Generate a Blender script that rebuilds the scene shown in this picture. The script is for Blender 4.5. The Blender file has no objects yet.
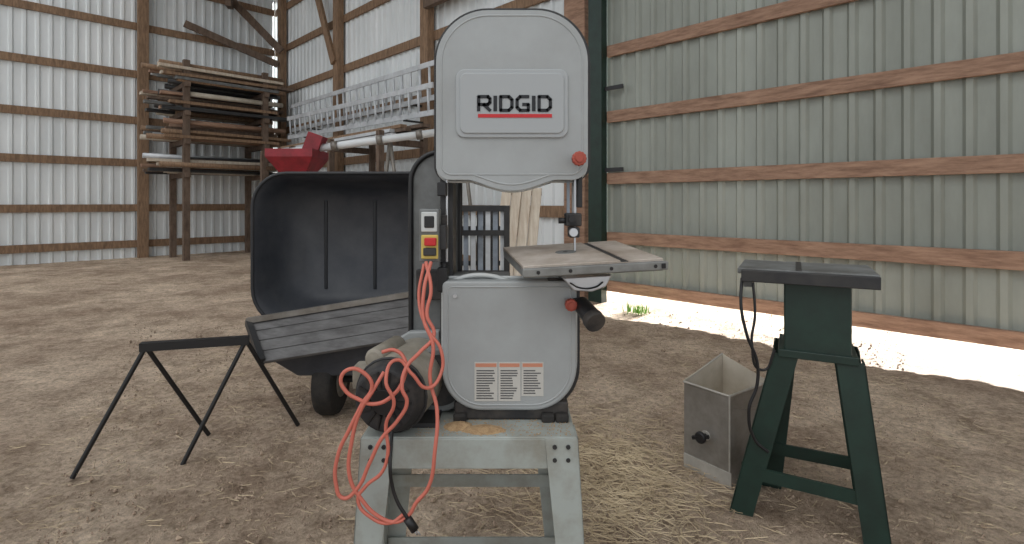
import bpy, bmesh, math, random
from mathutils import Vector, Matrix, noise
random.seed(4)
F=530.0; H=1.23; HY=202.0
def P(px,py,d): return Vector(((px-512)/F*d, d, H-(py-HY)/F*d))
def lin(c):
    r=[]
    for v in c[:3]:
        v/=255.0
        r.append(v/12.92 if v<=0.04045 else ((v+0.055)/1.055)**2.4)
    return (r[0],r[1],r[2],1)
scene=bpy.context.scene
col=scene.collection
# ---------------------------------------------------------------- materials
def mat(name,c,rough=0.6,metal=0.0,c2=None,scale=6,bump=0.0,bscale=40,lo=0.35,hi=0.65,stretch=None,detail=6,spec=0.5):
    m=bpy.data.materials.new(name); m.use_nodes=True
    nt=m.node_tree; b=nt.nodes['Principled BSDF']
    b.inputs['Roughness'].default_value=rough; b.inputs['Metallic'].default_value=metal
    b.inputs['Specular IOR Level'].default_value=spec
    b.inputs['Base Color'].default_value=lin(c)
    tc=nt.nodes.new('ShaderNodeTexCoord'); mp=nt.nodes.new('ShaderNodeMapping')
    nt.links.new(tc.outputs['Object'],mp.inputs['Vector'])
    if stretch: mp.inputs['Scale'].default_value=stretch
    if c2 is not None:
        n=nt.nodes.new('ShaderNodeTexNoise'); n.inputs['Scale'].default_value=scale; n.inputs['Detail'].default_value=detail
        n.inputs['Roughness'].default_value=0.65
        r=nt.nodes.new('ShaderNodeValToRGB')
        r.color_ramp.elements[0].position=lo; r.color_ramp.elements[1].position=hi
        r.color_ramp.elements[0].color=lin(c); r.color_ramp.elements[1].color=lin(c2)
        nt.links.new(mp.outputs[0],n.inputs['Vector']); nt.links.new(n.outputs['Fac'],r.inputs[0]); nt.links.new(r.outputs[0],b.inputs['Base Color'])
    if bump>0:
        n2=nt.nodes.new('ShaderNodeTexNoise'); n2.inputs['Scale'].default_value=bscale; n2.inputs['Detail'].default_value=8
        bp=nt.nodes.new('ShaderNodeBump'); bp.inputs['Strength'].default_value=bump; bp.inputs['Distance'].default_value=0.02
        nt.links.new(mp.outputs[0],n2.inputs['Vector']); nt.links.new(n2.outputs['Fac'],bp.inputs['Height']); nt.links.new(bp.outputs[0],b.inputs['Normal'])
    return m
M={}
M['cover']=mat('powder_grey',(158,162,163),0.42,0,(148,151,151),5,0.03,300)
M['plate']=mat('plate_grey',(158,162,164),0.4)
M['edge']=mat('edge_grey',(190,193,192),0.45)
M['dark']=mat('dark_steel',(42,43,46),0.5,0.2,(58,57,56),9)
M['black']=mat('black_plastic',(22,22,24),0.45)
M['blackdust']=mat('dusty_black',(34,34,36),0.65,0,(78,72,66),14,0.1,60,0.45,0.75)
M['stand']=mat('stand_grey',(158,164,160),0.5,0,(122,116,102),7,0.04,200,0.42,0.78)
M['castgrey']=mat('cast_grey',(118,121,121),0.55,0,(88,88,86),9)
M['tabletop']=mat('cast_table',(192,182,172),0.5,0.1,(152,138,124),9,0.05,120)
M['tableside']=mat('table_side',(142,144,142),0.45,0.3,(112,112,110),12)
M['steel']=mat('bright_steel',(190,192,195),0.3,0.8)
M['knob']=mat('knob_red',(158,70,54),0.5)
M['red']=mat('red_paint',(186,30,34),0.4)
M['rust']=mat('red_hopper',(146,34,46),0.5,0,(116,28,36),8)
M['yellow']=mat('yellow_plate',(200,176,90),0.5)
M['cream']=mat('motor_grey_cream',(152,146,134),0.5,0,(104,96,84),8,0.05,80,0.4,0.7)
M['cord']=mat('orange_cord',(190,104,88),0.55)
M['paper']=mat('label_paper',(186,184,178),0.7)
M['ink']=mat('label_ink',(74,74,74),0.7)
M['labelorange']=mat('label_orange',(190,128,102),0.6)
M['logo']=mat('logo_black',(18,20,26),0.5)
M['sawdust']=mat('sawdust',(190,160,122),0.95,0,(156,126,92),60,0.5,200)
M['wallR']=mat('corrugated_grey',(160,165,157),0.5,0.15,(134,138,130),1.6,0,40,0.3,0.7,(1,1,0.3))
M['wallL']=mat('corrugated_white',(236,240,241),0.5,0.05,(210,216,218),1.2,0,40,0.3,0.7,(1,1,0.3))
M['wood']=mat('barn_wood',(168,136,114),0.8,0,(116,88,72),4,0.2,30,0.35,0.7,(1,1,6))
M['woodL']=mat('light_lumber',(152,124,98),0.8,0,(104,82,64),5,0.2,30,0.35,0.7,(6,6,1))
M['oldwood']=mat('weathered_wood',(118,100,86),0.85,0,(78,64,54),5,0.2,30,0.35,0.7,(3,3,1))
M['green']=mat('dark_green',(30,54,46),0.45,0,(24,42,36),8)
M['tub']=mat('black_poly',(46,50,58),0.5,0,(70,72,76),3,0.05,30)
M['tubrim']=mat('black_rim',(28,30,34),0.5)
M['tubedge']=mat('grey_poly',(100,99,99),0.6,0,(62,60,60),7,0.1,30,0.35,0.7,(1,1,5))
M['galv']=mat('galvanised',(140,136,130),0.42,0.3,(112,106,98),7,0.03,60)
M['galvl']=mat('galvanised_light',(180,176,168),0.45,0.2,(154,150,142),7)
M['beige']=mat('beige_liner',(196,188,174),0.7,0,(172,162,146),6)
M['cream_board']=mat('cream_board',(206,196,180),0.7,0,(176,158,138),4,0,30,0.35,0.7,(8,1,1))
M['alu']=mat('aluminium',(214,218,222),0.35,0.2,(186,190,194),4)
M['pvc']=mat('white_pvc',(212,216,218),0.4)
M['rubber']=mat('rubber',(28,28,28),0.8,0,(50,46,42),20,0.2,60)
M['grass']=mat('grass',(110,156,60),0.7)
M['straw']=mat('straw',(214,196,164),0.85,0,(166,146,118),3)
M['clod']=mat('clods',(178,158,138),0.95,0,(128,110,94),3)
M['bluegrey']=mat('bluegrey_board',(150,160,172),0.6,0,(110,116,124),5)
M['roof']=mat('roof_steel',(120,122,120),0.6)
# ground
def ground_mat():
    m=bpy.data.materials.new('dirt'); m.use_nodes=True; nt=m.node_tree; b=nt.nodes['Principled BSDF']
    b.inputs['Roughness'].default_value=0.95; b.inputs['Specular IOR Level'].default_value=0.15
    tc=nt.nodes.new('ShaderNodeTexCoord')
    def N(s,d=8,r=0.65):
        n=nt.nodes.new('ShaderNodeTexNoise'); n.inputs['Scale'].default_value=s; n.inputs['Detail'].default_value=d; n.inputs['Roughness'].default_value=r
        nt.links.new(tc.outputs['Object'],n.inputs['Vector']); return n
    def ramp(n,a,ca,bb,cb):
        r=nt.nodes.new('ShaderNodeValToRGB'); e=r.color_ramp.elements
        e[0].position=a;e[0].color=ca;e[1].position=bb;e[1].color=cb
        nt.links.new(n.outputs['Fac'],r.inputs[0]); return r
    r1=ramp(N(1.1),0.38,lin((228,208,186)),0.62,lin((182,160,140)))
    r2=ramp(N(34,10,0.8),0.38,(0.48,0.45,0.42,1),0.56,(1.08,1.08,1.08,1))
    r4=ramp(N(4,10,0.78),0.38,(0.58,0.55,0.52,1),0.54,(1.06,1.06,1.06,1))
    mx=nt.nodes.new('ShaderNodeMix'); mx.data_type='RGBA'; mx.blend_type='MULTIPLY'; mx.inputs[0].default_value=0.8
    nt.links.new(r1.outputs[0],mx.inputs[6]); nt.links.new(r2.outputs[0],mx.inputs[7])
    mx2=nt.nodes.new('ShaderNodeMix'); mx2.data_type='RGBA'; mx2.blend_type='MULTIPLY'; mx2.inputs[0].default_value=0.8
    nt.links.new(mx.outputs[2],mx2.inputs[6]); nt.links.new(r4.outputs[0],mx2.inputs[7]); nt.links.new(mx2.outputs[2],b.inputs['Base Color'])
    n3=N(20,10,0.8); bp=nt.nodes.new('ShaderNodeBump'); bp.inputs['Strength'].default_value=0.9; bp.inputs['Distance'].default_value=0.05
    nt.links.new(n3.outputs['Fac'],bp.inputs['Height']); nt.links.new(bp.outputs[0],b.inputs['Normal'])
    return m
# ---------------------------------------------------------------- helpers
def link(o,parent=None):
    col.objects.link(o)
    if parent: o.parent=parent
    return o
def empty(name):
    e=bpy.data.objects.new(name,None); e.empty_display_size=0.1; col.objects.link(e); return e
def mesh(name,verts,faces,m,parent=None,smooth=False,bevel=0,seg=2):
    me=bpy.data.meshes.new(name); me.from_pydata([tuple(v) for v in verts],[],faces); me.materials.append(m)
    bm=bmesh.new(); bm.from_mesh(me); bmesh.ops.recalc_face_normals(bm,faces=bm.faces); bm.to_mesh(me); bm.free()
    if smooth:
        for p in me.polygons: p.use_smooth=True
    o=bpy.data.objects.new(name,me); link(o,parent)
    if bevel>0:
        b=o.modifiers.new('bev','BEVEL'); b.width=bevel; b.segments=seg; b.limit_method='ANGLE'; b.angle_limit=math.radians(40)
    return o
BF=[(0,1,2,3),(4,7,6,5),(0,4,5,1),(1,5,6,2),(2,6,7,3),(3,7,4,0)]
def hexa(name,pts,m,parent=None,bevel=0): # 4 bottom, 4 top
    return mesh(name,pts,BF,m,parent,bevel=bevel)
def box(name,c,s,m,parent=None,rot=None,bevel=0):
    c=Vector(c); R=rot if rot is not None else Matrix.Identity(3)
    v=[c+R@Vector((sx*s[0]/2,sy*s[1]/2,sz*s[2]/2)) for sz in(-1,1) for sx,sy in((-1,-1),(1,-1),(1,1),(-1,1))]
    return mesh(name,v,BF,m,parent,bevel=bevel)
def bx(name,x0,x1,y0,y1,z0,z1,m,parent=None,bevel=0):
    return box(name,((x0+x1)/2,(y0+y1)/2,(z0+z1)/2),(x1-x0,y1-y0,z1-z0),m,parent,bevel=bevel)
def beam(name,a,b,w,h,m,parent=None,bevel=0):
    a=Vector(a);b=Vector(b);d=b-a;L=d.length;q=d.to_track_quat('X','Z').to_matrix()
    return box(name,(a+b)/2,(L,w,h),m,parent,q,bevel)
def cyl(name,a,b,r,m,parent=None,r2=None,n=28,bevel=0):
    a=Vector(a);b=Vector(b);q=(b-a).to_track_quat('Z','Y').to_matrix(); r2=r if r2 is None else r2
    v=[a+q@Vector((r*math.cos(t*2*math.pi/n),r*math.sin(t*2*math.pi/n),0)) for t in range(n)]
    v+=[b+q@Vector((r2*math.cos(t*2*math.pi/n),r2*math.sin(t*2*math.pi/n),0)) for t in range(n)]
    f=[tuple(range(n))[::-1],tuple(range(n,2*n))]+[(i,(i+1)%n,n+(i+1)%n,n+i) for i in range(n)]
    o=mesh(name,v,f,m,parent,bevel=bevel)
    for p in o.data.polygons:
        if len(p.vertices)==4: p.use_smooth=True
    return o
def prism(name,out,y0,y1,m,parent=None,bevel=0,seg=3,scale_back=1):
    n=len(out)
    v=[Vector((x,y0,z)) for x,z in out]+[Vector((x,y1,z)) for x,z in out]
    f=[tuple(range(n))[::-1],tuple(range(n,2*n))]+[(i,(i+1)%n,n+(i+1)%n,n+i) for i in range(n)]
    return mesh(name,v,f,m,parent,bevel=bevel,seg=seg)
def tube(name,pts,r,m,parent=None,cyclic=False,smooth=True,res=10):
    cu=bpy.data.curves.new(name,'CURVE'); cu.dimensions='3D'; cu.bevel_depth=r; cu.bevel_resolution=4; cu.use_fill_caps=True
    if smooth:
        s=cu.splines.new('BEZIER'); s.bezier_points.add(len(pts)-1)
        for bp,p in zip(s.bezier_points,pts):
            bp.co=Vector(p); bp.handle_left_type='AUTO'; bp.handle_right_type='AUTO'
        s.resolution_u=res
    else:
        s=cu.splines.new('POLY'); s.points.add(len(pts)-1)
        for bp,p in zip(s.points,pts): bp.co=(*p,1)
    s.use_cyclic_u=cyclic
    cu.materials.append(m)
    return link(bpy.data.objects.new(name,cu),parent)
def rr(x0,y0,x1,y1,r,n=12,bump=None):
    pts=[]
    tl,tr,br,bl=r
    def arc(cx,cy,rad,a0,a1):
        for i in range(n+1):
            a=math.radians(a0+(a1-a0)*i/n); pts.append((cx+rad*math.cos(a),cy+rad*math.sin(a)))
    arc(x0+tl,y0+tl,tl,180,270); arc(x1-tr,y0+tr,tr,270,360); arc(x1-br,y1-br,br,0,90)
    if bump:
        bx0,bx1,h=bump
        for i in range(0,21):
            t=i/20; x=bx1+(bx0-bx1)*t; pts.append((x,y1+h*math.sin(math.pi*t)**1.2 if 0<t<1 else y1))
    arc(x0+bl,y1-bl,bl,90,180)
    return pts
def px2(pts,d): return [((x-512)/F*d, H-(y-HY)/F*d) for x,y in pts]
# ---------------------------------------------------------------- room shell
gm=ground_mat()
gx0,gx1,gy0,gy1=-18,9,-5,19
n=160;vs=[];fs=[]
for j in range(n+1):
    for i in range(n+1):
        x=gx0+(gx1-gx0)*i/n;y=gy0+(gy1-gy0)*j/n
        z=0.02*noise.noise(Vector((x*1.1,y*1.1,0)))+0.012*noise.noise(Vector((x*3.3,y*3.3,5)))-0.012
        vs.append((x,y,z))
for j in range(n):
    for i in range(n):
        a=j*(n+1)+i; fs.append((a,a+1,a+n+2,a+n+1))
floor=mesh('floor',vs,fs,gm,smooth=True)
def W(s,off,z): return Vector((7.84-.70711*s-.70711*off,.70711*s-.70711*off,z))
def corrug(name,fn,s0,s1,z0,z1,m,pitch=0.20,dep=0.03):
    prof=[];s=s0
    while s<s1-1e-6:
        for u,o in((0,0),(0.52,0),(0.64,1),(0.84,1),(0.96,0)):
            ss=s+u*pitch
            if ss<=s1: prof.append((ss,o*dep))
        s+=pitch
    vs=[];fs=[]
    for ss,o in prof: vs+= [fn(ss,o,z0),fn(ss,o,z1)]
    for i in range(len(prof)-1): fs.append((2*i,2*i+2,2*i+3,2*i+1))
    o=mesh(name,vs,fs,m)
    sm=o.modifiers.new('thick','SOLIDIFY'); sm.thickness=0.004
    return o
ZT=6.6
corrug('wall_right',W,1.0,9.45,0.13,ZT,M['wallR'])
corrug('wall_back',W,9.55,19.9,-0.05,ZT,M['wallL'])
C=W(19.9,0,0)
def W2(s,off,z): return Vector((C.x-.70711*s+.70711*off,C.y-.70711*s-.70711*off,z))
corrug('wall_left',W2,0.0,14,-0.05,ZT,M['wallL'])
fr=empty('wall_framing')
R45=Matrix.Rotation(math.radians(-45),3,'Z')
def wb(name,s0,s1,off,th,z0,z1,m):
    c=(W(s0,off+th/2,z0)+W(s1,off+th/2,z1))/2
    return box(name,c,(abs(s1-s0),th,abs(z1-z0)),m,fr,R45,0.004)
def wb2(name,s0,s1,off,th,z0,z1,m):
    c=(W2(s0,off+th/2,z0)+W2(s1,off+th/2,z1))/2
    return box(name,c,(th,abs(s1-s0),abs(z1-z0)),m,fr,R45,0.004)
for i,z in enumerate((5.4,4.6,3.83,3.09,2.28,1.52,0.79)):
    wb(f'girt_right_{i}',1.0,9.35,0.035,0.045,z-.07,z+.07,M['wood'])
wb('bottom_board_right',1.0,9.35,0.035,0.05,0.13,0.26,M['wood'])
for i,z in enumerate((6.2,5.15,4.08,3.05,2.1,1.1,0.3)):
    wb(f'girt_back_{i}',9.75,19.85,0.035,0.045,z-.08,z+.08,M['woodL'])
    wb2(f'girt_left_{i}',0.1,14,0.035,0.045,z-.08,z+.08,M['woodL'])
for i,s in enumerate((13.0,16.2,19.2)):
    wb(f'post_{i}',s-.11,s+.11,0.08,0.14,-0.03,ZT,M['woodL'])
wb('post_door',9.62,9.95,0.02,0.16,-0.03,ZT,M['wood'])
wb('post_near',3.0,3.2,0.08,0.14,-0.03,ZT,M['wood'])
wb('door_jamb_green',9.36,9.56,0.06,0.12,-0.03,ZT,M['green'])
for k,z in enumerate((0.6,1.6,2.6)):
    wb(f'hinge_{k}',9.1,9.45,0.09,0.02,z,z+0.05,M['dark'])
for i,s in enumerate((3,7,11)):
    wb2(f'post_left_{i}',s-.1,s+.1,0.08,0.14,-0.03,ZT,M['woodL'])
beam('brace_a',W(17.3,0.25,6.5),W(16.2,0.25,4.2),0.06,0.18,M['woodL'],fr)
beam('brace_b',W(14.4,0.25,6.5),W(13.0,0.25,4.9),0.06,0.18,M['woodL'],fr)
beam('brace_c',W2(2.2,0.2,5.4),W(19.2,0.25,4.7),0.06,0.16,M['oldwood'],fr)
beam('brace_d',W2(1.4,0.2,6.4),W(19.0,0.25,5.0),0.06,0.18,M['oldwood'],fr)
beam('tie_beam_a',W2(1.2,0.2,6.1),W(18.6,1.6,5.8),0.12,0.22,M['oldwood'],fr)
beam('tie_beam_b',W(18.9,0.2,6.5),W(17.4,3.2,6.2),0.12,0.22,M['oldwood'],fr)
beam('eave_beam',W(9.6,0.25,4.62),W(12.9,0.25,4.62),0.10,0.26,M['oldwood'],fr)
# roof over the storage side
def rp(s,o): return W(s,o,ZT+0.05+o*0.25)
mesh('ceiling',[rp(0.5,-0.3),rp(20.2,-0.3),rp(20.2,4.5),rp(0.5,4.5)],[(0,1,2,3)],M['roof'])
for i in range(9):
    s=1.5+i*2.2
    beam(f'rafter_{i}',W(s,0,ZT-0.06),W(s,4.5,ZT-0.06+4.5*.25),0.08,0.18,M['woodL'],fr)
# ---------------------------------------------------------------- BAND SAW
S=empty('bandsaw')
D=1.40
up=px2(rr(436,10,588,180,(52,52,16,14),14,(552,472,10)),D)
prism('upper_cover',up,D,D+0.055,M['cover'],S,bevel=0.009,seg=4)
upb=px2(rr(434,8,590.5,182,(54,54,18,16),14,(552,472,10)),D+0.055)
prism('upper_wheel_housing',upb,D+0.0555,D+0.085,M['dark'],S,bevel=0.004)
tube('upper_cover_bead',[Vector((x,D+0.001,z)) for x,z in px2(rr(441.5,15.5,582.5,174.5,(47,47,12,10),14,(552,472,10)),D)],0.0028,M['cover'],S,cyclic=True,smooth=False)
tube('upper_cover_lip',[Vector((x,D+0.052,z)) for x,z in px2(rr(435,9,589,181,(53,53,17,15),14,(552,472,10)),D)],0.0036,M['edge'],S,cyclic=True,smooth=False)
prism('badge_plate_border',px2(rr(456,69.5,568,138,(9,9,9,9)),D),D-0.006,D+0.004,M['plate'],S,bevel=0.003)
prism('badge_plate',px2(rr(460,73.5,564,134,(7,7,7,7)),D),D-0.010,D-0.003,M['plate'],S,bevel=0.003)
def letters():
    t=3.3; y0,y1=95.0,112; x=477.0
    d=D-0.0105
    def poly(i,pts): prism(f'logo_{i}',px2(pts,d),d-0.0012,d+0.002,M['logo'],S)
    def seg(i,pts,th=t):
        for k in range(len(pts)-1):
            (ax,ay),(bx_,by)=pts[k],pts[k+1]
            L=math.hypot(bx_-ax,by-ay); ux,uy=(bx_-ax)/L,(by-ay)/L; nx,ny=-uy*th/2,ux*th/2
            ax-=ux*0.9;ay-=uy*0.9;bx_+=ux*0.9;by+=uy*0.9
            poly(f'{i}_{k}',[(ax+nx,ay+ny),(bx_+nx,by+ny),(bx_-nx,by-ny),(ax-nx,ay-ny)])
    h=t/2
    T,B=y0+h,y1-h; mid=(T+B)/2
    word='RIDGID'
    widths={'R':14.6,'I':3.6,'D':14.6,'G':14.6}
    tot=sum(widths[c] for c in word); g=(75-tot)/5
    for i,c in enumerate(word):
        wd=widths[c]; L=x+h; Rr=x+wd-h
        if c=='R':
            seg(f'{i}a',[(L,B),(L,T),(Rr-2,T),(Rr,T+2),(Rr,mid-1),(Rr-2,mid+1),(L,mid+1)]); seg(f'{i}b',[(L+5,mid+1),(Rr,B)])
        elif c=='I': seg(i,[(x+wd/2,T),(x+wd/2,B)],3.7)
        elif c=='D': seg(i,[(L,B),(L,T),(Rr-3,T),(Rr,T+3),(Rr,B-3),(Rr-3,B),(L,B)])
        elif c=='G': seg(i,[(Rr,T),(L+3,T),(L,T+3),(L,B-3),(L+3,B),(Rr,B),(Rr,mid+1),(L+6,mid+1)])
        x+=wd+g
letters()
prism('logo_red_line',px2([(478,114),(552,114),(552,117.6),(478,117.6)],D-0.0105),D-0.0115,D-0.008,M['red'],S)
# lower cover
lo=px2(rr(442,281,577,411,(6,6,44,40),14),D)
prism('lower_cover',lo,D,D+0.055,M['cover'],S,bevel=0.008,seg=4)
prism('lower_wheel_housing',px2(rr(440,279,580,413,(8,8,46,42),14),D+0.055),D+0.0555,D+0.085,M['dark'],S,bevel=0.004)
tube('lower_cover_bead',[Vector((x,D+0.001,z)) for x,z in px2(rr(448,287,571,405,(4,4,39,35),14),D)],0.0028,M['cover'],S,cyclic=True,smooth=False)
tube('lower_cover_lip',[Vector((x,D+0.050,z)) for x,z in px2(rr(440.5,280,578,412,(7,7,45,41),14),D)],0.0042,M['edge'],S,cyclic=True,smooth=False)
# warning labels
for k,(a,b) in enumerate(((474.5,497.5),(498.5,520.5),(521.5,543.5))):
    prism(f'label_{k}',px2([(a,362),(b,362),(b,401 if k<2 else 396),(a,401 if k<2 else 396)],D),D-0.0012,D+0.001,M['paper'],S)
    prism(f'label_head_{k}',px2([(a+1,363.2),(b-1,363.2),(b-1,366.8),(a+1,366.8)],D),D-0.0018,D,M['labelorange'] ,S)
    y=370
    j=0
    while y<(398 if k<2 else 393):
        e=b-2-random.random()*7
        prism(f'label_txt_{k}_{j}',px2([(a+2,y),(e,y),(e,y+1.1),(a+2,y+1.1)],D),D-0.0017,D,M['ink'],S); y+=2.5;j+=1
for k,(x,y) in enumerate(((566,300),(455,296))):
    p=P(x,y,D); cyl(f'cover_screw_{k}',p,p+Vector((0,-0.004,0)),0.005,M['steel'],S)
# column / frame
def pbox(name,x0,y0,x1,y1,d,dep,m,parent=S,bevel=0.003):
    prm=px2([(x0,y0),(x1,y0),(x1,y1),(x0,y1)],d); return prism(name,prm,d,d+dep,m,parent,bevel=bevel)
pbox('frame_column',440,170,453,300,1.46,0.09,M['dark'])
pbox('column_hinge_top',437,182,446,196,1.405,0.05,M['black'])
pbox('column_hinge_bottom',437,268,447,292,1.405,0.05,M['black'])
tube('blade_left',[P(447,180,1.44),P(447,284,1.44)],0.003,M['steel'],S,smooth=False)
cyl('column_knuckle',P(444,262,1.43),P(444,292,1.43),0.012,M['black'],S)
pbox('column_grip',441,215,447,240,1.43,0.03,M['blackdust'])
hb=px2(rr(411,152,460,372,(30,8,6,6),14),1.58)
prism('rear_housing',hb,1.58,1.63,M['castgrey'],S,bevel=0.004)
tube('rear_housing_rim',[Vector((x,1.578,z)) for x,z in hb],0.0075,M['black'],S,cyclic=True,smooth=False)
pbox('rear_panel',416,270,446,300,1.56,0.02,M['blackdust'])
pbox('lower_arm',448,275,510,284,1.47,0.08,M['castgrey'],bevel=0.006)
tube('arm_pipe',[P(450,282,1.44),P(468,276,1.44),P(492,276,1.44),P(508,281,1.44)],0.006,M['edge'],S)
bx('base_block',-0.155,0.150,1.41,1.58,0.648,0.70,M['blackdust'],S,bevel=0.008)
for k,(x,y) in enumerate(((548,414),(562,412),(460,416))):
    p=P(x,y,1.40); box(f'base_foot_{k}',(p.x,1.42,0.660),(0.035,0.06,0.024),M['rubber'],S,bevel=0.006)
def knob(name,px,py,d,r,m):
    p=P(px,py,d)
    cyl(name+'_stem',p+Vector((0,0.05,0)),p,r*0.45,M['dark'],S)
    out=[]
    for i in range(72):
        a=2*math.pi*i/72; q=r*(1+0.035*math.cos(12*a)); out.append((p.x+q*math.cos(a),p.z+q*math.sin(a)))
    prism(name,out,p.y-0.022,p.y,m,S,bevel=0.004)
    cyl(name+'_cap',p+Vector((0,-0.022,0)),p+Vector((0,-0.026,0)),r*0.55,m,S,bevel=0.001)
knob('upper_knob',578.5,159,1.375,0.0185,M['knob'])
knob('lower_knob',570.5,304,1.375,0.0155,M['knob'])
bxp=0.170;by=1.435
bx('blade',bxp-.002,bxp+.002,by-.005,by+.005,0.98,1.36,M['steel'],S)
bx('blade_guard',bxp+.006,bxp+.018,by-.02,by+.02,1.215,1.34,M['black'],S,bevel=0.002)
tube('guide_post',[(bxp+.002,by+.03,1.36),(bxp+.002,by+.03,1.17)],0.007,M['steel'],S,smooth=False)
bx('guard_blue_strip',bxp-.022,bxp-.014,by-.004,by+.004,1.20,1.34,M['bluegrey'],S)
bx('guide_block',bxp-.026,bxp+.016,by-.025,by+.035,1.165,1.20,M['blackdust'],S,bevel=0.004)
bx('guide_lower',bxp-.018,bxp+.010,by-.03,by+.02,1.135,1.163,M['dark'],S,bevel=0.004)
cyl('guide_screw',(bxp-.045,by-.01,1.18),(bxp-.02,by-.01,1.18),0.008,M['black'],S)
cyl('guide_bearing',(bxp-.008,by-.045,1.150),(bxp-.008,by-.02,1.150),0.011,M['steel'],S)
cyl('guide_bearing_b',(bxp-.012,by-.04,1.185),(bxp-.012,by-.02,1.185),0.009,M['black'],S)
# table
FL=Vector((.0264,1.27,1.0766)); U=Vector((.33,-.02,.021)); V=Vector((-.053,.31,.019)); Nn=U.cross(V).normalized()
def T(u,v,w=0): return FL+U*u+V*v+Nn*w
def tb(name,u0,u1,v0,v1,w0,w1,m,bevel=0.002):
    return hexa(name,[T(u0,v0,w0),T(u1,v0,w0),T(u1,v1,w0),T(u0,v1,w0),T(u0,v0,w1),T(u1,v0,w1),T(u1,v1,w1),T(u0,v1,w1)],m,S,bevel)
tb('table_body',0.0,1.0,0.0,1.0,-0.012,-0.004,M['tabletop'],0)
tb('table_rim_front',0,1,0,0.07,-0.030,-0.004,M['tableside'])
tb('table_rim_back',0,1,0.94,1,-0.030,-0.0042,M['tableside'])
tb('table_rim_left',0,0.06,0.07,0.94,-0.030,-0.0042,M['tableside'])
tb('table_rim_right',0.94,1,0.07,0.94,-0.030,-0.0042,M['tableside'])
tb('table_top_left',0,0.70,0,1,-0.004,0,M['tabletop'],0.001)
tb('table_top_right',0.755,1,0,1,-0.004,0,M['tabletop'],0.001)
tb('table_slot',0.70,0.755,0.003,0.997,-0.0039,-0.0028,M['dark'],0)
tb('front_rail',-0.01,1.02,-0.035,-0.002,-0.026,-0.006,M['tableside'])
cyl('table_insert',T(.44,.52,-.0035),T(.44,.52,.0008),0.028,M['castgrey'],S)
cyl('table_insert_hole',T(.44,.52,0.0009),T(.44,.52,.0012),0.007,M['black'],S)
for k,u in enumerate((0.10,0.33,0.62,0.93)):
    p=T(u,-0.035,-0.016); cyl(f'rail_hole_{k}',p,p+Vector((0.0004,-0.0015,0)),0.0045,M['black'],S)
tb('table_end_pin',0.97,1.0,-0.045,-0.036,-0.022,-0.010,M['black'])
tr=[(x,z) for x,z in px2([(562,278),(612,275),(606,287),(592,292),(574,291)],1.37)]
prism('trunnion',tr,1.37,1.40,M['steel'],S,bevel=0.003)
prism('trunnion_rear',[(x-0.01,z) for x,z in tr],1.43,1.46,M['castgrey'],S,bevel=0.003)
tube('trunnion_slot',[P(570,283,1.366),P(580,288,1.366),P(596,287,1.366),P(603,282,1.366)],0.002,M['black'],S)
pbox('table_bracket',548,280,580,300,1.405,0.06,M['dark'])
cyl('dust_port_arm',P(572,300,1.42),P(588,312,1.34),0.013,M['blackdust'],S)
cyl('dust_port',P(580,303,1.38),P(594,320,1.32),0.021,M['black'],S,r2=0.025,bevel=0.003)
cyl('dust_port_cap',P(592,318,1.33),P(596,323,1.31),0.027,M['blackdust'],S,bevel=0.003)
# switch
pbox('switch_box',419,209,439,262,1.385,0.045,M['castgrey'],bevel=0.004)
pbox('switch_plate_top',421,212,437,232,1.381,0.006,M['edge'])
pbox('switch_socket',424,216,434,228,1.378,0.006,M['black'])
pbox('switch_plate_yellow',421,235,438,259,1.379,0.008,M['yellow'])
pbox('switch_paddle',424,238,436,246,1.367,0.014,M['red'])
pbox('switch_dark',423,248,436,256,1.372,0.009,M['dark'])
pbox('switch_arm',436,225,446,250,1.40,0.04,M['dark'])
# stand
ZS=0.65; xl,xr_=-0.37,0.160; yf,yb=1.308,1.66
bx('stand_top',xl,xr_,yf,yb,ZS-0.006,ZS,M['stand'],S,bevel=0.003)
bx('stand_apron_front',xl+.005,xr_-.005,yf-0.002,yf+0.006,ZS-0.078,ZS-0.004,M['stand'],S,bevel=0.002)
bx('stand_apron_back',xl+.005,xr_-.005,yb-0.006,yb,ZS-0.078,ZS-0.004,M['stand'],S)
bx('stand_apron_left',xl,xl+.006,yf,yb,ZS-0.078,ZS-0.004,M['stand'],S)
bx('stand_apron_right',xr_-.006,xr_,yf,yb,ZS-0.078,ZS-0.004,M['stand'],S)
def leg(name,x,y,sx,sy):
    wt,wb_=0.082,0.052; t=0.004; fl=0.035
    zt=ZS-0.002; zb=-0.012
    def plate(nm,pts):
        hexa(nm,pts,M['stand'],S,0.001)
    xt=x; xb=x+sx*fl; yt=y; ybt=y+sy*fl
    plate(name+'_face',[Vector(p) for p in ((xb,ybt,zb),(xb-sx*wb_,ybt,zb),(xb-sx*wb_,ybt-sy*t,zb),(xb,ybt-sy*t,zb),
          (xt,yt,zt),(xt-sx*wt,yt,zt),(xt-sx*wt,yt-sy*t,zt),(xt,yt-sy*t,zt))])
    plate(name+'_side',[Vector(p) for p in ((xb,ybt,zb),(xb,ybt-sy*wb_,zb),(xb-sx*t,ybt-sy*wb_,zb),(xb-sx*t,ybt,zb),
          (xt,yt,zt),(xt,yt-sy*wt,zt),(xt-sx*t,yt-sy*wt,zt),(xt-sx*t,yt,zt))])
    box(name+'_foot',(xb-sx*0.02,ybt-sy*0.02,0.0),(0.06,0.06,0.03),M['rubber'],S)
    for a in(0.025,0.058):
        for b in(0.02,0.052):
            if sy<0:
                p=Vector((xt-sx*a,yt-0.001,zt-b)); cyl(f'{name}_bolt_{a}_{b}',p,p+Vector((0,-0.004,0)),0.0055,M['dark'],S,n=8)
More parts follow.
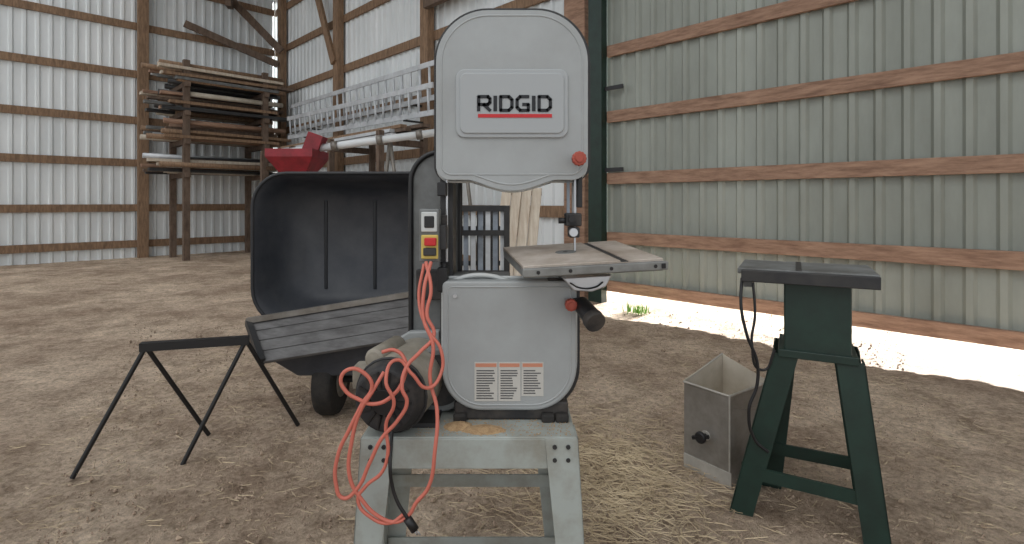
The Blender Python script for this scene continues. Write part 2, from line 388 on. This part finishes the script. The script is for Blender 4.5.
leg('leg_fl',xl-.003,yf-0.004,-1,-1); leg('leg_fr',xr_+.003,yf-0.004,1,-1); leg('leg_bl',xl-.003,yb+.004,-1,1); leg('leg_br',xr_-.022,yb+.004,1,1)
bx('stand_brace_back',xl-.01,xr_+.005,yb+.005,yb+.012,0.335,0.372,M['stand'],S)
bx('stand_brace_back_low',xl-.02,xr_+.01,yb+.012,yb+.019,0.135,0.170,M['stand'],S)
bx('stand_brace_front',xl-.012,xr_+.012,yf-.016,yf-.010,0.19,0.225,M['stand'],S)
beam('stand_brace_left',(xl-.016,yf,0.30),(xl-.016,yb,0.30),0.005,0.035,M['stand'],S)
beam('stand_brace_right',(xr_+.016,yf,0.30),(xr_,yb,0.30),0.005,0.035,M['stand'],S)
def heap(name,cx,cy,cz,rx,ry,h,m,parent=None):
    vs=[];fs=[];n=16;rings=6
    for j in range(rings+1):
        t=j/rings
        for i in range(n):
            a=2*math.pi*i/n; k=1+0.25*noise.noise(Vector((math.cos(a)*2,math.sin(a)*2,cx*9)))
            vs.append((cx+rx*t*k*math.cos(a),cy+ry*t*k*math.sin(a),cz+h*(1-t*t)*(1+0.3*noise.noise(Vector((i,j,1))*0.7))))
    for j in range(rings):
        for i in range(n): fs.append((j*n+i,j*n+(i+1)%n,(j+1)*n+(i+1)%n,(j+1)*n+i))
    return mesh(name,vs,fs,m,parent,smooth=True)
heap('sawdust_a',-0.07,1.35,ZS,0.055,0.03,0.008,M['sawdust'],S)
heap('sawdust_b',-0.14,1.37,ZS,0.04,0.03,0.010,M['sawdust'],S)
vs=[];fs=[]
for i in range(600):
    x=random.uniform(-0.24,0.15);y=random.uniform(1.312,1.42);r=random.uniform(.0008,.002);k=len(vs)
    vs+=[(x-r,y-r,ZS+.001),(x+r,y-r,ZS+.001),(x,y+r,ZS+.001),(x,y,ZS+.003)];fs+=[(k,k+1,k+3),(k+1,k+2,k+3),(k+2,k,k+3)]
mesh('sawdust_chips',vs,fs,M['sawdust'],S)
# motor
mc=Vector((-0.292,1.40,0.745)); ax=Vector((0.17,0.985,0)).normalized()
cyl('motor_barrel',mc-ax*0.07,mc+ax*0.15,0.092,M['cream'],S,n=40,bevel=0.012)
cyl('motor_end_bell',mc-ax*0.112,mc-ax*0.07,0.076,M['blackdust'],S,r2=0.092,n=40,bevel=0.006)
cyl('motor_end_cap',mc-ax*0.122,mc-ax*0.111,0.030,M['black'],S)
q=ax.to_track_quat('Z','Y').to_matrix()
for i in range(14):
    a=2*math.pi*i/14; rd=q@Vector((math.cos(a),math.sin(a),0))
    beam(f'motor_fin_{i}',mc-ax*0.115+rd*0.034,mc-ax*0.110+rd*0.072,0.006,0.007,M['black'],S)
tube('motor_band',[mc-ax*0.068+(q@Vector((math.cos(a*math.pi/12),math.sin(a*math.pi/12),0)))*0.092 for a in range(24)],0.004,M['dark'],S,cyclic=True,smooth=False)
cyl('motor_capacitor',mc+Vector((-0.062,-0.045,0.082)),mc+Vector((-0.03,0.10,0.082)),0.027,M['cream'],S,bevel=0.008)
box('motor_foot',(mc.x+.02,mc.y+.04,ZS+0.006),(0.16,0.16,0.012),M['dark'],S)
bx('motor_junction_box',mc.x-.125,mc.x-.08,1.38,1.44,0.74,0.80,M['cream'],S,bevel=0.006)
cyl('pulley_guard',(-0.20,1.45,0.742),(-0.20,1.54,0.742),0.088,M['castgrey'],S,n=40,bevel=0.006)
cyl('pulley_guard_face',(-0.20,1.448,0.742),(-0.20,1.452,0.742),0.070,M['blackdust'],S,n=40)
bg=px2([(376,352),(410,331),(440,330),(440,384),(420,384),(378,376)],1.56)
prism('belt_guard',bg,1.545,1.575,M['cover'],S,bevel=0.004)
# cords
DC=1.235
def cordp(l,d=DC): return [P(p[0],p[1],p[2] if len(p)>2 else d) for p in l]
ec=empty('extension_cord')
tube('cord_run_a',cordp([(431,262,1.37),(424,290,1.33),(424,320,1.31),(433,345,1.29),(430,378,1.28),(437,410,1.26),(435,450),(428,488),(416,503),(408,516),(395,522),(378,516),(362,500),(350,478),(352,440),(360,412),(372,392),(384,372,1.26)]),0.0046,M['cord'],ec)
tube('cord_run_b',cordp([(426,262,1.37),(431,290,1.33),(427,315,1.31),(434,335,1.30),(420,352,1.28),(406,368,1.25),(402,388),(407,402),(398,420),(382,438),(370,462),(356,490),(343,498),(336,484),(338,455),(350,428),(362,404),(372,386),(364,373),(350,369),(341,378),(345,390),(358,399),(374,404),(392,396),(404,378,1.25),(404,358,1.29),(394,350,1.30),(382,352,1.30)]),0.0046,M['cord'],ec)
tube('cord_run_c',cordp([(424,264,1.37),(419,300,1.34),(428,330,1.30),(441,350,1.29),(440,376,1.28),(428,388,1.26),(412,374,1.25),(396,360,1.25),(386,380,1.22),(394,402,1.22),(386,425),(388,452),(382,472),(366,486),(358,500),(372,518),(390,523),(404,514)]),0.0042,M['cord'],ec)
pc=empty('power_cord')
tube('cable',cordp([(392,432,1.275),(391,446,1.25),(390,464),(392,485),(398,503),(406,516),(410,523)],1.23),0.0042,M['black'],pc)
cyl('plug',P(407,518,1.23),P(415,530,1.23),0.010,M['black'],pc)
for k in (-1,1): cyl(f'plug_prong_{k}',P(415+k*1.5,530,1.23),P(419+k*1.5,535,1.23),0.0018,M['steel'],pc)
# ---------------------------------------------------------------- dump cart
dc=empty('dump_cart')
def ring(x0,x1,z0,z1,r,y,n=8):
    out=rr(x0,-z1,x1,-z0,(r[0],r[1],r[2],r[3]),n); return [Vector((x,y,-z)) for x,z in out]
rings=[]
rings.append(ring(-1.535,-0.42,0.50,1.40,(0.20,0.12,.06,.22),3.14))
rings.append(ring(-1.520,-0.44,0.52,1.385,(0.20,0.12,.06,.22),3.17))
rings.append(ring(-1.50,-0.46,0.53,1.36,(0.21,0.14,.08,.22),3.30))
rings.append(ring(-1.45,-0.50,0.56,1.33,(0.22,0.16,.10,.22),3.42))
rings.append(ring(-1.36,-0.56,0.62,1.27,(0.20,0.16,.10,.18),3.49))
vs=[];fs=[];n=len(rings[0])
for r in rings: vs+=r
for j in range(len(rings)-1):
    for i in range(n): fs.append((j*n+i,j*n+(i+1)%n,(j+1)*n+(i+1)%n,(j+1)*n+i))
fs.append(tuple(range((len(rings)-1)*n,len(rings)*n)))
tubo=mesh('tub_shell',vs,fs,M['tub'],dc,smooth=True); so=tubo.modifiers.new('s','SOLIDIFY'); so.thickness=0.012
es=tubo.modifiers.new('e','EDGE_SPLIT'); es.split_angle=math.radians(50)
tube('tub_rim',[v+Vector((0,-0.005,0)) for v in rings[0]],0.011,M['tubrim'],dc,cyclic=True,smooth=False)
for k,x in enumerate((-1.22,-0.90)):
    bx(f'tub_rib_{k}',x-.010,x+.010,3.470,3.485,0.66,1.24,M['tubrim'],dc,bevel=0.005)
def quad_slab(name,a,b,c,d_,th,m,parent):
    nn=(b-a).cross(d_-a).normalized()*th
    return hexa(name,[a,b,c,d_,a+nn,b+nn,c+nn,d_+nn],m,parent,0.004)
a=P(248,322,3.05);b=P(420,294,3.12);c_=P(420,336,2.86);d_=P(262,362,2.80)
for k in range(4):
    t0,t1=k/4+0.006,(k+1)/4-0.006
    quad_slab(f'tray_board_{k}',a.lerp(d_,t0),b.lerp(c_,t0),b.lerp(c_,t1),a.lerp(d_,t1),0.02,M['tubedge'],dc)
beam('tray_top_rail',a+Vector((0,-.01,.01)),b+Vector((0,-.01,.01)),0.03,0.03,M['galv'],dc)
beam('tray_end_l',a,d_,0.03,0.04,M['dark'],dc); beam('tray_end_r',b,c_,0.03,0.04,M['dark'],dc)
hexa('tray_under',[P(298,376,2.95),P(420,376,2.95),P(420,365,3.3),P(298,365,3.3),P(264,356,2.90),P(420,338,2.90),P(420,322,3.3),P(264,330,3.3)],M['tub'],dc,0.01)
def wheel(cx,cy,r,w,parent,nm):
    cyl(nm+'_tire',(cx-w/2,cy,r-0.01),(cx+w/2,cy,r-0.01),r,M['rubber'],parent,n=40,bevel=0.03)
    cyl(nm+'_hub',(cx-w/2-.006,cy,r-.01),(cx+w/2+.006,cy,r-.01),r*0.5,M['galv'],parent,bevel=0.006)
wheel(-1.06,3.12,0.20,0.12,dc,'wheel_a'); wheel(-0.62,3.12,0.20,0.12,dc,'wheel_b')
cyl('axle',(-1.12,3.12,0.19),(-0.56,3.12,0.19),0.02,M['dark'],dc)
bx('chassis',-1.35,-0.55,3.10,3.6,0.38,0.44,M['dark'],dc)
bx('chassis_upright_l',-1.3,-1.24,3.5,3.56,-0.01,0.72,M['dark'],dc); bx('chassis_upright_r',-0.66,-0.6,3.5,3.56,-0.01,0.72,M['dark'],dc)
# sawhorse
sh=empty('sawhorse')
f1=P(298,425,2.90); t1=P(246,340,2.66)
f2=Vector((t1.x-0.22,2.50,-0.01))
off=Vector((-0.42,-0.12,0))
tube('leg_1',[f1,t1],0.011,M['black'],sh,smooth=False); tube('leg_2',[f2,t1],0.011,M['black'],sh,smooth=False)
tube('leg_3',[f1+off,t1+off],0.011,M['black'],sh,smooth=False); tube('leg_4',[f2+off,t1+off],0.011,M['black'],sh,smooth=False)
beam('top_bar',t1-off*0.03,t1+off*1.05,0.04,0.04,M['black'],sh)
# ---------------------------------------------------------------- ladders on the wall
def ladder(name,s0,s1,za,zb,w,off):
    L=empty(name)
    A=W(s0,off,za);B=W(s1,off,zb)
    A2=W(s0,off+0.02,za+w);B2=W(s1,off+0.02,zb+w)
    beam('rail_lower',A,B,0.03,0.085,M['alu'],L); beam('rail_upper',A2,B2,0.03,0.085,M['alu'],L)
    k=int((s1-s0)/0.26)
    for i in range(k):
        t=(i+0.5)/k; cyl(f'rung_{i}',A.lerp(B,t),A2.lerp(B2,t),0.02,M['alu'],L,n=8)
    for t in(0.15,0.85):
        p=A.lerp(B,t); beam(f'bracket_{t}',p+Vector((0,0,-.05)),p+Vector((off*.707,off*.707,-.05)),0.04,0.03,M['dark'],L)
ladder('ladder',12.2,18.0,2.92,2.92,0.55,0.38)
ladder('ladder',12.2,17.7,2.62,2.70,0.42,0.60)
# auger w/ hopper
au=empty('grain_auger')
a0=P(290,152,7.0);a1=P(470,128,7.0)
cyl('auger_tube',a0,a1,0.05,M['pvc'],au)
for k,t in enumerate((0.25,0.5,0.72)):
    p=a0.lerp(a1,t); dd=(a1-a0).normalized(); cyl(f'tube_collar_{k}',p-dd*.04,p+dd*.04,0.065,M['galv'],au)
hc=P(298,178,7.0)
def frustum(name,cx,cy,z0,z1,w0,w1,m,parent):
    v=[Vector((cx+sx*w0,cy+sy*w0,z0)) for sx,sy in((-1,-1),(1,-1),(1,1),(-1,1))]+[Vector((cx+sx*w1,cy+sy*w1,z1)) for sx,sy in((-1,-1),(1,-1),(1,1),(-1,1))]
    f=[(0,4,5,1),(1,5,6,2),(2,6,7,3),(3,7,4,0)]
    o=mesh(name,v,f,m,parent); s=o.modifiers.new('s','SOLIDIFY'); s.thickness=0.01; return o
frustum('hopper_cone',hc.x,7.0,hc.z-0.02,hc.z+0.26,0.12,0.30,M['rust'],au)
frustum('hopper_collar',hc.x,7.0,hc.z+0.26,hc.z+0.36,0.30,0.30,M['rust'],au)
box('hopper_chute',(hc.x+0.22,7.0,hc.z+0.44),(0.20,0.2,0.28),M['rust'],au,Matrix.Rotation(0.35,3,'Y'))
box('hopper_boot',(hc.x,7.0,hc.z-0.12),(0.2,0.2,0.22),M['rust'],au)
for k,(t) in enumerate((0.06,0.55,0.95)):
    p=a0.lerp(a1,t); cyl(f'support_{k}_a',(p.x-.25,7.2,-.02),(p.x,7.05,p.z),0.025,M['galv'],au); cyl(f'support_{k}_b',(p.x+.25,7.2,-.02),(p.x,7.05,p.z),0.025,M['galv'],au)
# storage rack with timbers below ladders
tk=empty('timber_rack')
for k,s in enumerate((12.6,14.2,15.8,17.3)):
    for o in(0.5,1.3):
        p=W(s,o,0); box(f'upright_{k}_{o}',(p.x,p.y,1.15),(0.09,0.09,2.32),M['oldwood'],tk,R45)
    beam(f'arm_{k}',W(s,0.45,2.15),W(s,1.35,2.15),0.08,0.1,M['oldwood'],tk)
    beam(f'arm_low_{k}',W(s,0.45,1.35),W(s,1.35,1.35),0.08,0.1,M['oldwood'],tk)
for i in range(30):
    o=random.uniform(0.56,1.24); lv=random.choice((2.23,2.32,2.38,1.43,1.52,1.6)); s=random.uniform(12.0,12.6)
    beam(f'board_{i}',W(s,o,lv),W(s+random.uniform(4.4,5.0),o+random.uniform(-.03,.03),lv),random.uniform(.06,.14),0.05,random.choice((M['woodL'],M['oldwood'],M['castgrey'],M['alu'],M['alu'])),tk)
# lumber stack far left on tall rack
ls=empty('lumber_stack')
for k in range(2):
    for o in (0.5,1.6):
        s=0.9+k*1.6; p=W2(s,o,0); box(f'rack_post_{k}_{o}',(p.x,p.y,2.1),(0.12,0.12,4.24),M['oldwood'],ls,R45)
for z in (2.5,3.1,3.7,1.8):
    for k in range(2):
        s=0.9+k*1.6; beam(f'rack_arm_{z}_{k}',W2(s,0.4,z),W2(s,1.75,z),0.1,0.1,M['oldwood'],ls)
    for i in range(26):
        o=random.uniform(0.5,1.65); zz=z+0.1+random.choice((0,.11,.22,.32))
        mm=random.choice((M['woodL'],M['oldwood'],M['castgrey'],M['woodL'],M['wood'],M['beige'],M['alu'],M['cream_board'],M['dark']))
        s0=random.uniform(0.25,0.7); s1=random.uniform(2.4,3.2)
        if i%3: beam(f'plank_{z}_{i}',W2(s0,o,zz),W2(s1,o,zz+random.uniform(-.04,.04)),random.uniform(.10,.2),0.06,mm,ls)
        else: cyl(f'pole_{z}_{i}',W2(s0,o,zz),W2(s1,o,zz),0.055,mm,ls,n=12)
# slatted crate behind the saw
cr=empty('slatted_crate')
x0,x1,y0,y1=-0.56,-0.04,3.95,4.6
for k,(x,y) in enumerate(((x0,y0),(x1,y0),(x0,y1),(x1,y1))): bx(f'post_{k}',x-.02,x+.02,y-.02,y+.02,-.02,1.20,M['dark'],cr)
for k,z in enumerate((0.3,0.7,1.0,1.18)):
    bx(f'rail_f_{k}',x0,x1,y0-.012,y0+.012,z-.02,z+.02,M['dark'],cr); bx(f'rail_b_{k}',x0,x1,y1-.012,y1+.012,z-.02,z+.02,M['dark'],cr)
    bx(f'rail_l_{k}',x0-.012,x0+.012,y0,y1,z-.02,z+.02,M['dark'],cr); bx(f'rail_r_{k}',x1-.012,x1+.012,y0,y1,z-.02,z+.02,M['dark'],cr)
for i in range(9):
    x=x0+0.05+i*(x1-x0-.08)/8; bx(f'slat_{i}',x-.018,x+.018,y0+.013,y0+.025,0.3,1.16,M['bluegrey'] if i%2 else M['alu'],cr)
    bx(f'slat_b_{i}',x-.014,x+.014,y1-.025,y1-.013,0.3,1.16,M['dark'],cr)
# leaning boards
pl=empty('leaning_boards')
for k in range(4):
    xx=-0.09+k*0.112
    beam(f'board_{k}',(xx-0.12,5.3,0.0),(xx+0.04,6.05,1.43-0.015*k),0.108,0.02,M['cream_board'],pl)
beam('prop_back',(0.1,6.4,0),(0.1,6.1,1.36),0.08,0.06,M['oldwood'],pl)
beam('cross_bar',(-0.10,6.08,1.33),(0.34,6.08,1.33),0.04,0.05,M['oldwood'],pl)
# ---------------------------------------------------------------- steel bin
bn=empty('steel_bin')
c0=Vector((.94,2.29,-.01)); e1=Vector((-.135,.19,0)); e2=Vector((.25,.178,0))
def slab(name,a,b,z0,z1,th,m,za=None,zb=None):
    d=(b-a).normalized(); nn=Vector((-d.y,d.x,0))*th
    za=z1 if za is None else za; zb=z1 if zb is None else zb
    return hexa(name,[Vector((a.x,a.y,z0)),Vector((b.x,b.y,z0)),Vector((b.x,b.y,z0))+nn,Vector((a.x,a.y,z0))+nn,
       Vector((a.x,a.y,za)),Vector((b.x,b.y,zb)),Vector((b.x,b.y,zb))+nn,Vector((a.x,a.y,za))+nn],m,bn,0.001)
C0,C1,C2,C3=c0,c0+e1,c0+e1+e2,c0+e2
slab('side_front',C1,C0,-.01,.39,.004,M['galv'])
slab('side_right',C0,C3,-.01,.39,.004,M['galv'])
slab('side_back',C3,C2,-.01,.45,.004,M['beige'],za=.40,zb=.47)
slab('side_left',C2,C1,-.01,.40,.004,M['beige'],za=.47,zb=.40)
hexa('bottom',[C1,C0,C3,C2]+[v+Vector((0,0,.006)) for v in (C1,C0,C3,C2)],M['galv'],bn)
slab('kick_plate',C1-Vector((.004,.006,0)),C0-Vector((-.002,.010,0)),-.005,.06,.006,M['galvl'])
for k,(a,b) in enumerate(((C1,C0),(C0,C3))):
    tube(f'rim_{k}',[a+Vector((0,0,.40)),b+Vector((0,0,.40))],0.005,M['galvl'],bn,smooth=False)
tube('rim_2',[C1+Vector((0,0,.40)),C2+Vector((0,0,.48))],0.005,M['galvl'],bn,smooth=False)
tube('corner_seam',[C0+Vector((0,0,0.02)),C0+Vector((0,0,.40))],0.004,M['galvl'],bn,smooth=False)
hexa('inner_shelf',[(C1*.8+C2*.2)+Vector((0,0,.33)),(C0*.8+C3*.2)+Vector((0,0,.33)),C3+Vector((0,0,.28)),C2+Vector((0,0,.28)),
  (C1*.8+C2*.2)+Vector((0,0,.335)),(C0*.8+C3*.2)+Vector((0,0,.335)),C3+Vector((0,0,.285)),C2+Vector((0,0,.285))],M['beige'],bn)
kp=(C0*0.5+C1*0.5)+Vector((0.0,0,.19))
nn=Vector((-.815,-.579,0))
cyl('latch_plate',kp,kp+nn*0.004,0.022,M['galvl'],bn); cyl('latch_stem',kp,kp+nn*0.03,0.010,M['black'],bn)
cyl('latch_knob',kp+nn*0.03,kp+nn*0.05,0.026,M['black'],bn,bevel=0.006)
beam('latch_lever',kp+nn*0.04+Vector((-.03,.02,-.008)),kp+nn*0.04+Vector((.03,-.02,.012)),0.014,0.014,M['black'],bn)
# ---------------------------------------------------------------- green machine stand at right (turned towards the room)
ms=empty('machine_table')
ang=math.radians(-28); piv=Vector((0.876,2.06,0)); R=Matrix.Rotation(ang,3,'Z')
ms.location=piv; ms.rotation_euler=(0,0,ang)
Ri=R.transposed()
def L_(p): return Ri@(Vector(p)-piv)
tz=0.975; tw,td=0.46,0.33
bx('table_top',0,tw,0,td,tz-.022,tz,M['castgrey'],ms,bevel=0.004)
bx('table_rail',.015,tw,-.02,-.0005,tz-.05,tz-.005,M['dark'],ms,bevel=0.003)
bx('table_apron_left',.02,.05,.02,td-.02,tz-.075,tz-.022,M['castgrey'],ms)
bx('table_apron_back',.05,tw-.02,td-.05,td-.02,tz-.075,tz-.022,M['castgrey'],ms)
bx('table_slot',.2,.22,.002,td-.002,tz,tz+.001,M['dark'],ms)
bx('cabinet',.16,.38,.04,.29,0.66,tz-.022,M['green'],ms,bevel=0.006)
bx('cabinet_top_plate',.14,.40,.03,.30,0.64,0.67,M['green'],ms,bevel=0.003)
v=Vector
for k,(xt,yt,xb,yb2) in enumerate(((.14,.04,-.035,.04),(.40,.04,.50,.01),(.14,.30,.06,.33),(.40,.30,.50,.33))):
    sx=1 if k%2==0 else -1; sy=1 if k<2 else -1
    hexa(f'leg_{k}_face',[v((xb,yb2,-.01)),v((xb+sx*.085,yb2,-.01)),v((xb+sx*.085,yb2+sy*.006,-.01)),v((xb,yb2+sy*.006,-.01)),
       v((xt-sx*.02,yt,.65)),v((xt+sx*.07,yt,.65)),v((xt+sx*.07,yt+sy*.006,.65)),v((xt-sx*.02,yt+sy*.006,.65))],M['green'],ms,0.001)
    hexa(f'leg_{k}_side',[v((xb,yb2,-.01)),v((xb,yb2+sy*.07,-.01)),v((xb+sx*.006,yb2+sy*.07,-.01)),v((xb+sx*.006,yb2,-.01)),
       v((xt-sx*.02,yt,.65)),v((xt-sx*.02,yt+sy*.07,.65)),v((xt-sx*.014,yt+sy*.07,.65)),v((xt-sx*.014,yt,.65))],M['green'],ms,0.001)
beam('stretcher_front',(.05,.045,.17),(.46,.025,.17),0.01,0.05,M['green'],ms)
beam('stretcher_left',(.015,.06,.17),(.08,.31,.17),0.01,0.05,M['green'],ms)
beam('stretcher_right',(.465,.03,.17),(.465,.31,.17),0.01,0.05,M['green'],ms)
beam('stretcher_back',(.09,.315,.17),(.46,.315,.17),0.01,0.05,M['green'],ms)
def lp(l): return [L_(P(*p)) for p in l]
tube('cable_a',lp([(742,278,2.06),(741,305,2.03),(747,335,2.02),(757,362,2.02),(757,385,2.02),(749,410,2.02),(755,440,2.02),(768,452,2.02)]),0.006,M['black'],ms)
tube('cable_b',lp([(753,283,2.03),(755,315,2.02),(752,345,2.02),(762,370,2.02),(775,350,2.01)]),0.005,M['black'],ms)
# ---------------------------------------------------------------- floor litter
vs=[];fs=[]
def stick(x,y,L,w,a,z=0.006,dz=0.0):
    dx,dy=math.cos(a)*L/2,math.sin(a)*L/2;nx,ny=-math.sin(a)*w,math.cos(a)*w;k=len(vs)
    vs.extend([(x-dx+nx,y-dy+ny,z),(x-dx-nx,y-dy-ny,z),(x+dx-nx,y+dy-ny,z+dz),(x+dx+nx,y+dy+ny,z+dz),(x-dx,y-dy,z+w*1.4),(x+dx,y+dy,z+dz+w*1.4)])
    fs.extend([(k,k+1,k+2,k+3),(k,k+3,k+5,k+4),(k+1,k+4,k+5,k+2)])
for i in range(2600):
    x=random.gauss(0.42,0.24);y=random.gauss(2.35,0.32)
    stick(x,y,random.uniform(.03,.11),random.uniform(.0007,.0016),random.uniform(0,6.28),random.uniform(.0,.014),random.uniform(-.005,.014))
for i in range(5200):
    x=random.uniform(-2.5,2.8);y=random.uniform(1.6,5.0)
    stick(x,y,random.uniform(.012,.07),random.uniform(.0006,.0014),random.uniform(0,6.28),random.uniform(-.003,.008),random.uniform(-.004,.008))
mesh('straw_litter',vs,fs,M['straw'],floor)
vs=[];fs=[]
for i in range(9000):
    y=1.5+4.5*random.random()**1.5;x=random.uniform(-0.6*y-.6,0.6*y+.6)
    r=random.uniform(.002,.008)*(2.0 if random.random()<.08 else 1);k=len(vs)
    pts=[Vector(d)*r*random.uniform(.6,1.2)+Vector((x,y,-0.004)) for d in((1,0,0),(0,1,0),(-1,0,0),(0,-1,0),(0,0,1.0),(0,0,-1))]
    vs+=pts
    for a in range(4): fs+=[(k+a,k+(a+1)%4,k+4),(k+(a+1)%4,k+a,k+5)]
mesh('dirt_clods',vs,fs,M['clod'],floor)
vs=[];fs=[]
g=W(8.75,0.35,0)
for i in range(90):
    x=g.x+random.gauss(0,.07);y=g.y+random.gauss(0,.07);h=random.uniform(.04,.14);a=random.uniform(0,6.28);w=.006;k=len(vs);l=random.uniform(-.05,.05)
    vs+=[(x-w*math.cos(a),y-w*math.sin(a),-.01),(x+w*math.cos(a),y+w*math.sin(a),-.01),(x+l,y+l*.5,h)];fs.append((k,k+1,k+2))
mesh('grass_tuft',vs,fs,M['grass'])
# ---------------------------------------------------------------- light
w=bpy.data.worlds.new('sky'); scene.world=w; w.use_nodes=True
bg_=w.node_tree.nodes['Background']; bg_.inputs[0].default_value=(0.94,0.97,1.0,1); bg_.inputs[1].default_value=1.0
def sun(name,dirv,e,ang,c=(1,1,1)):
    l=bpy.data.lights.new(name,'SUN'); l.energy=e; l.angle=math.radians(ang); l.color=c
    o=bpy.data.objects.new(name,l); col.objects.link(o); o.rotation_euler=Vector(dirv).to_track_quat('-Z','Y').to_euler(); o.location=(3,3,9); return o
sun('sun_low',(-.70,-.68,-0.20),40,0.6,(1,.98,.95))
sun('sky_glow',(0.30,0.45,-0.85),0.8,50,(1,.99,.97))
cam=bpy.data.cameras.new('camera'); cam.sensor_width=36; cam.lens=F/1024*36; cam.shift_y=-(272-HY)/1024
co=bpy.data.objects.new('camera',cam); col.objects.link(co); co.location=(0,0,H); co.rotation_euler=(math.radians(90),0,0)
cam.clip_end=200
scene.camera=co
scene.view_settings.view_transform='Standard'
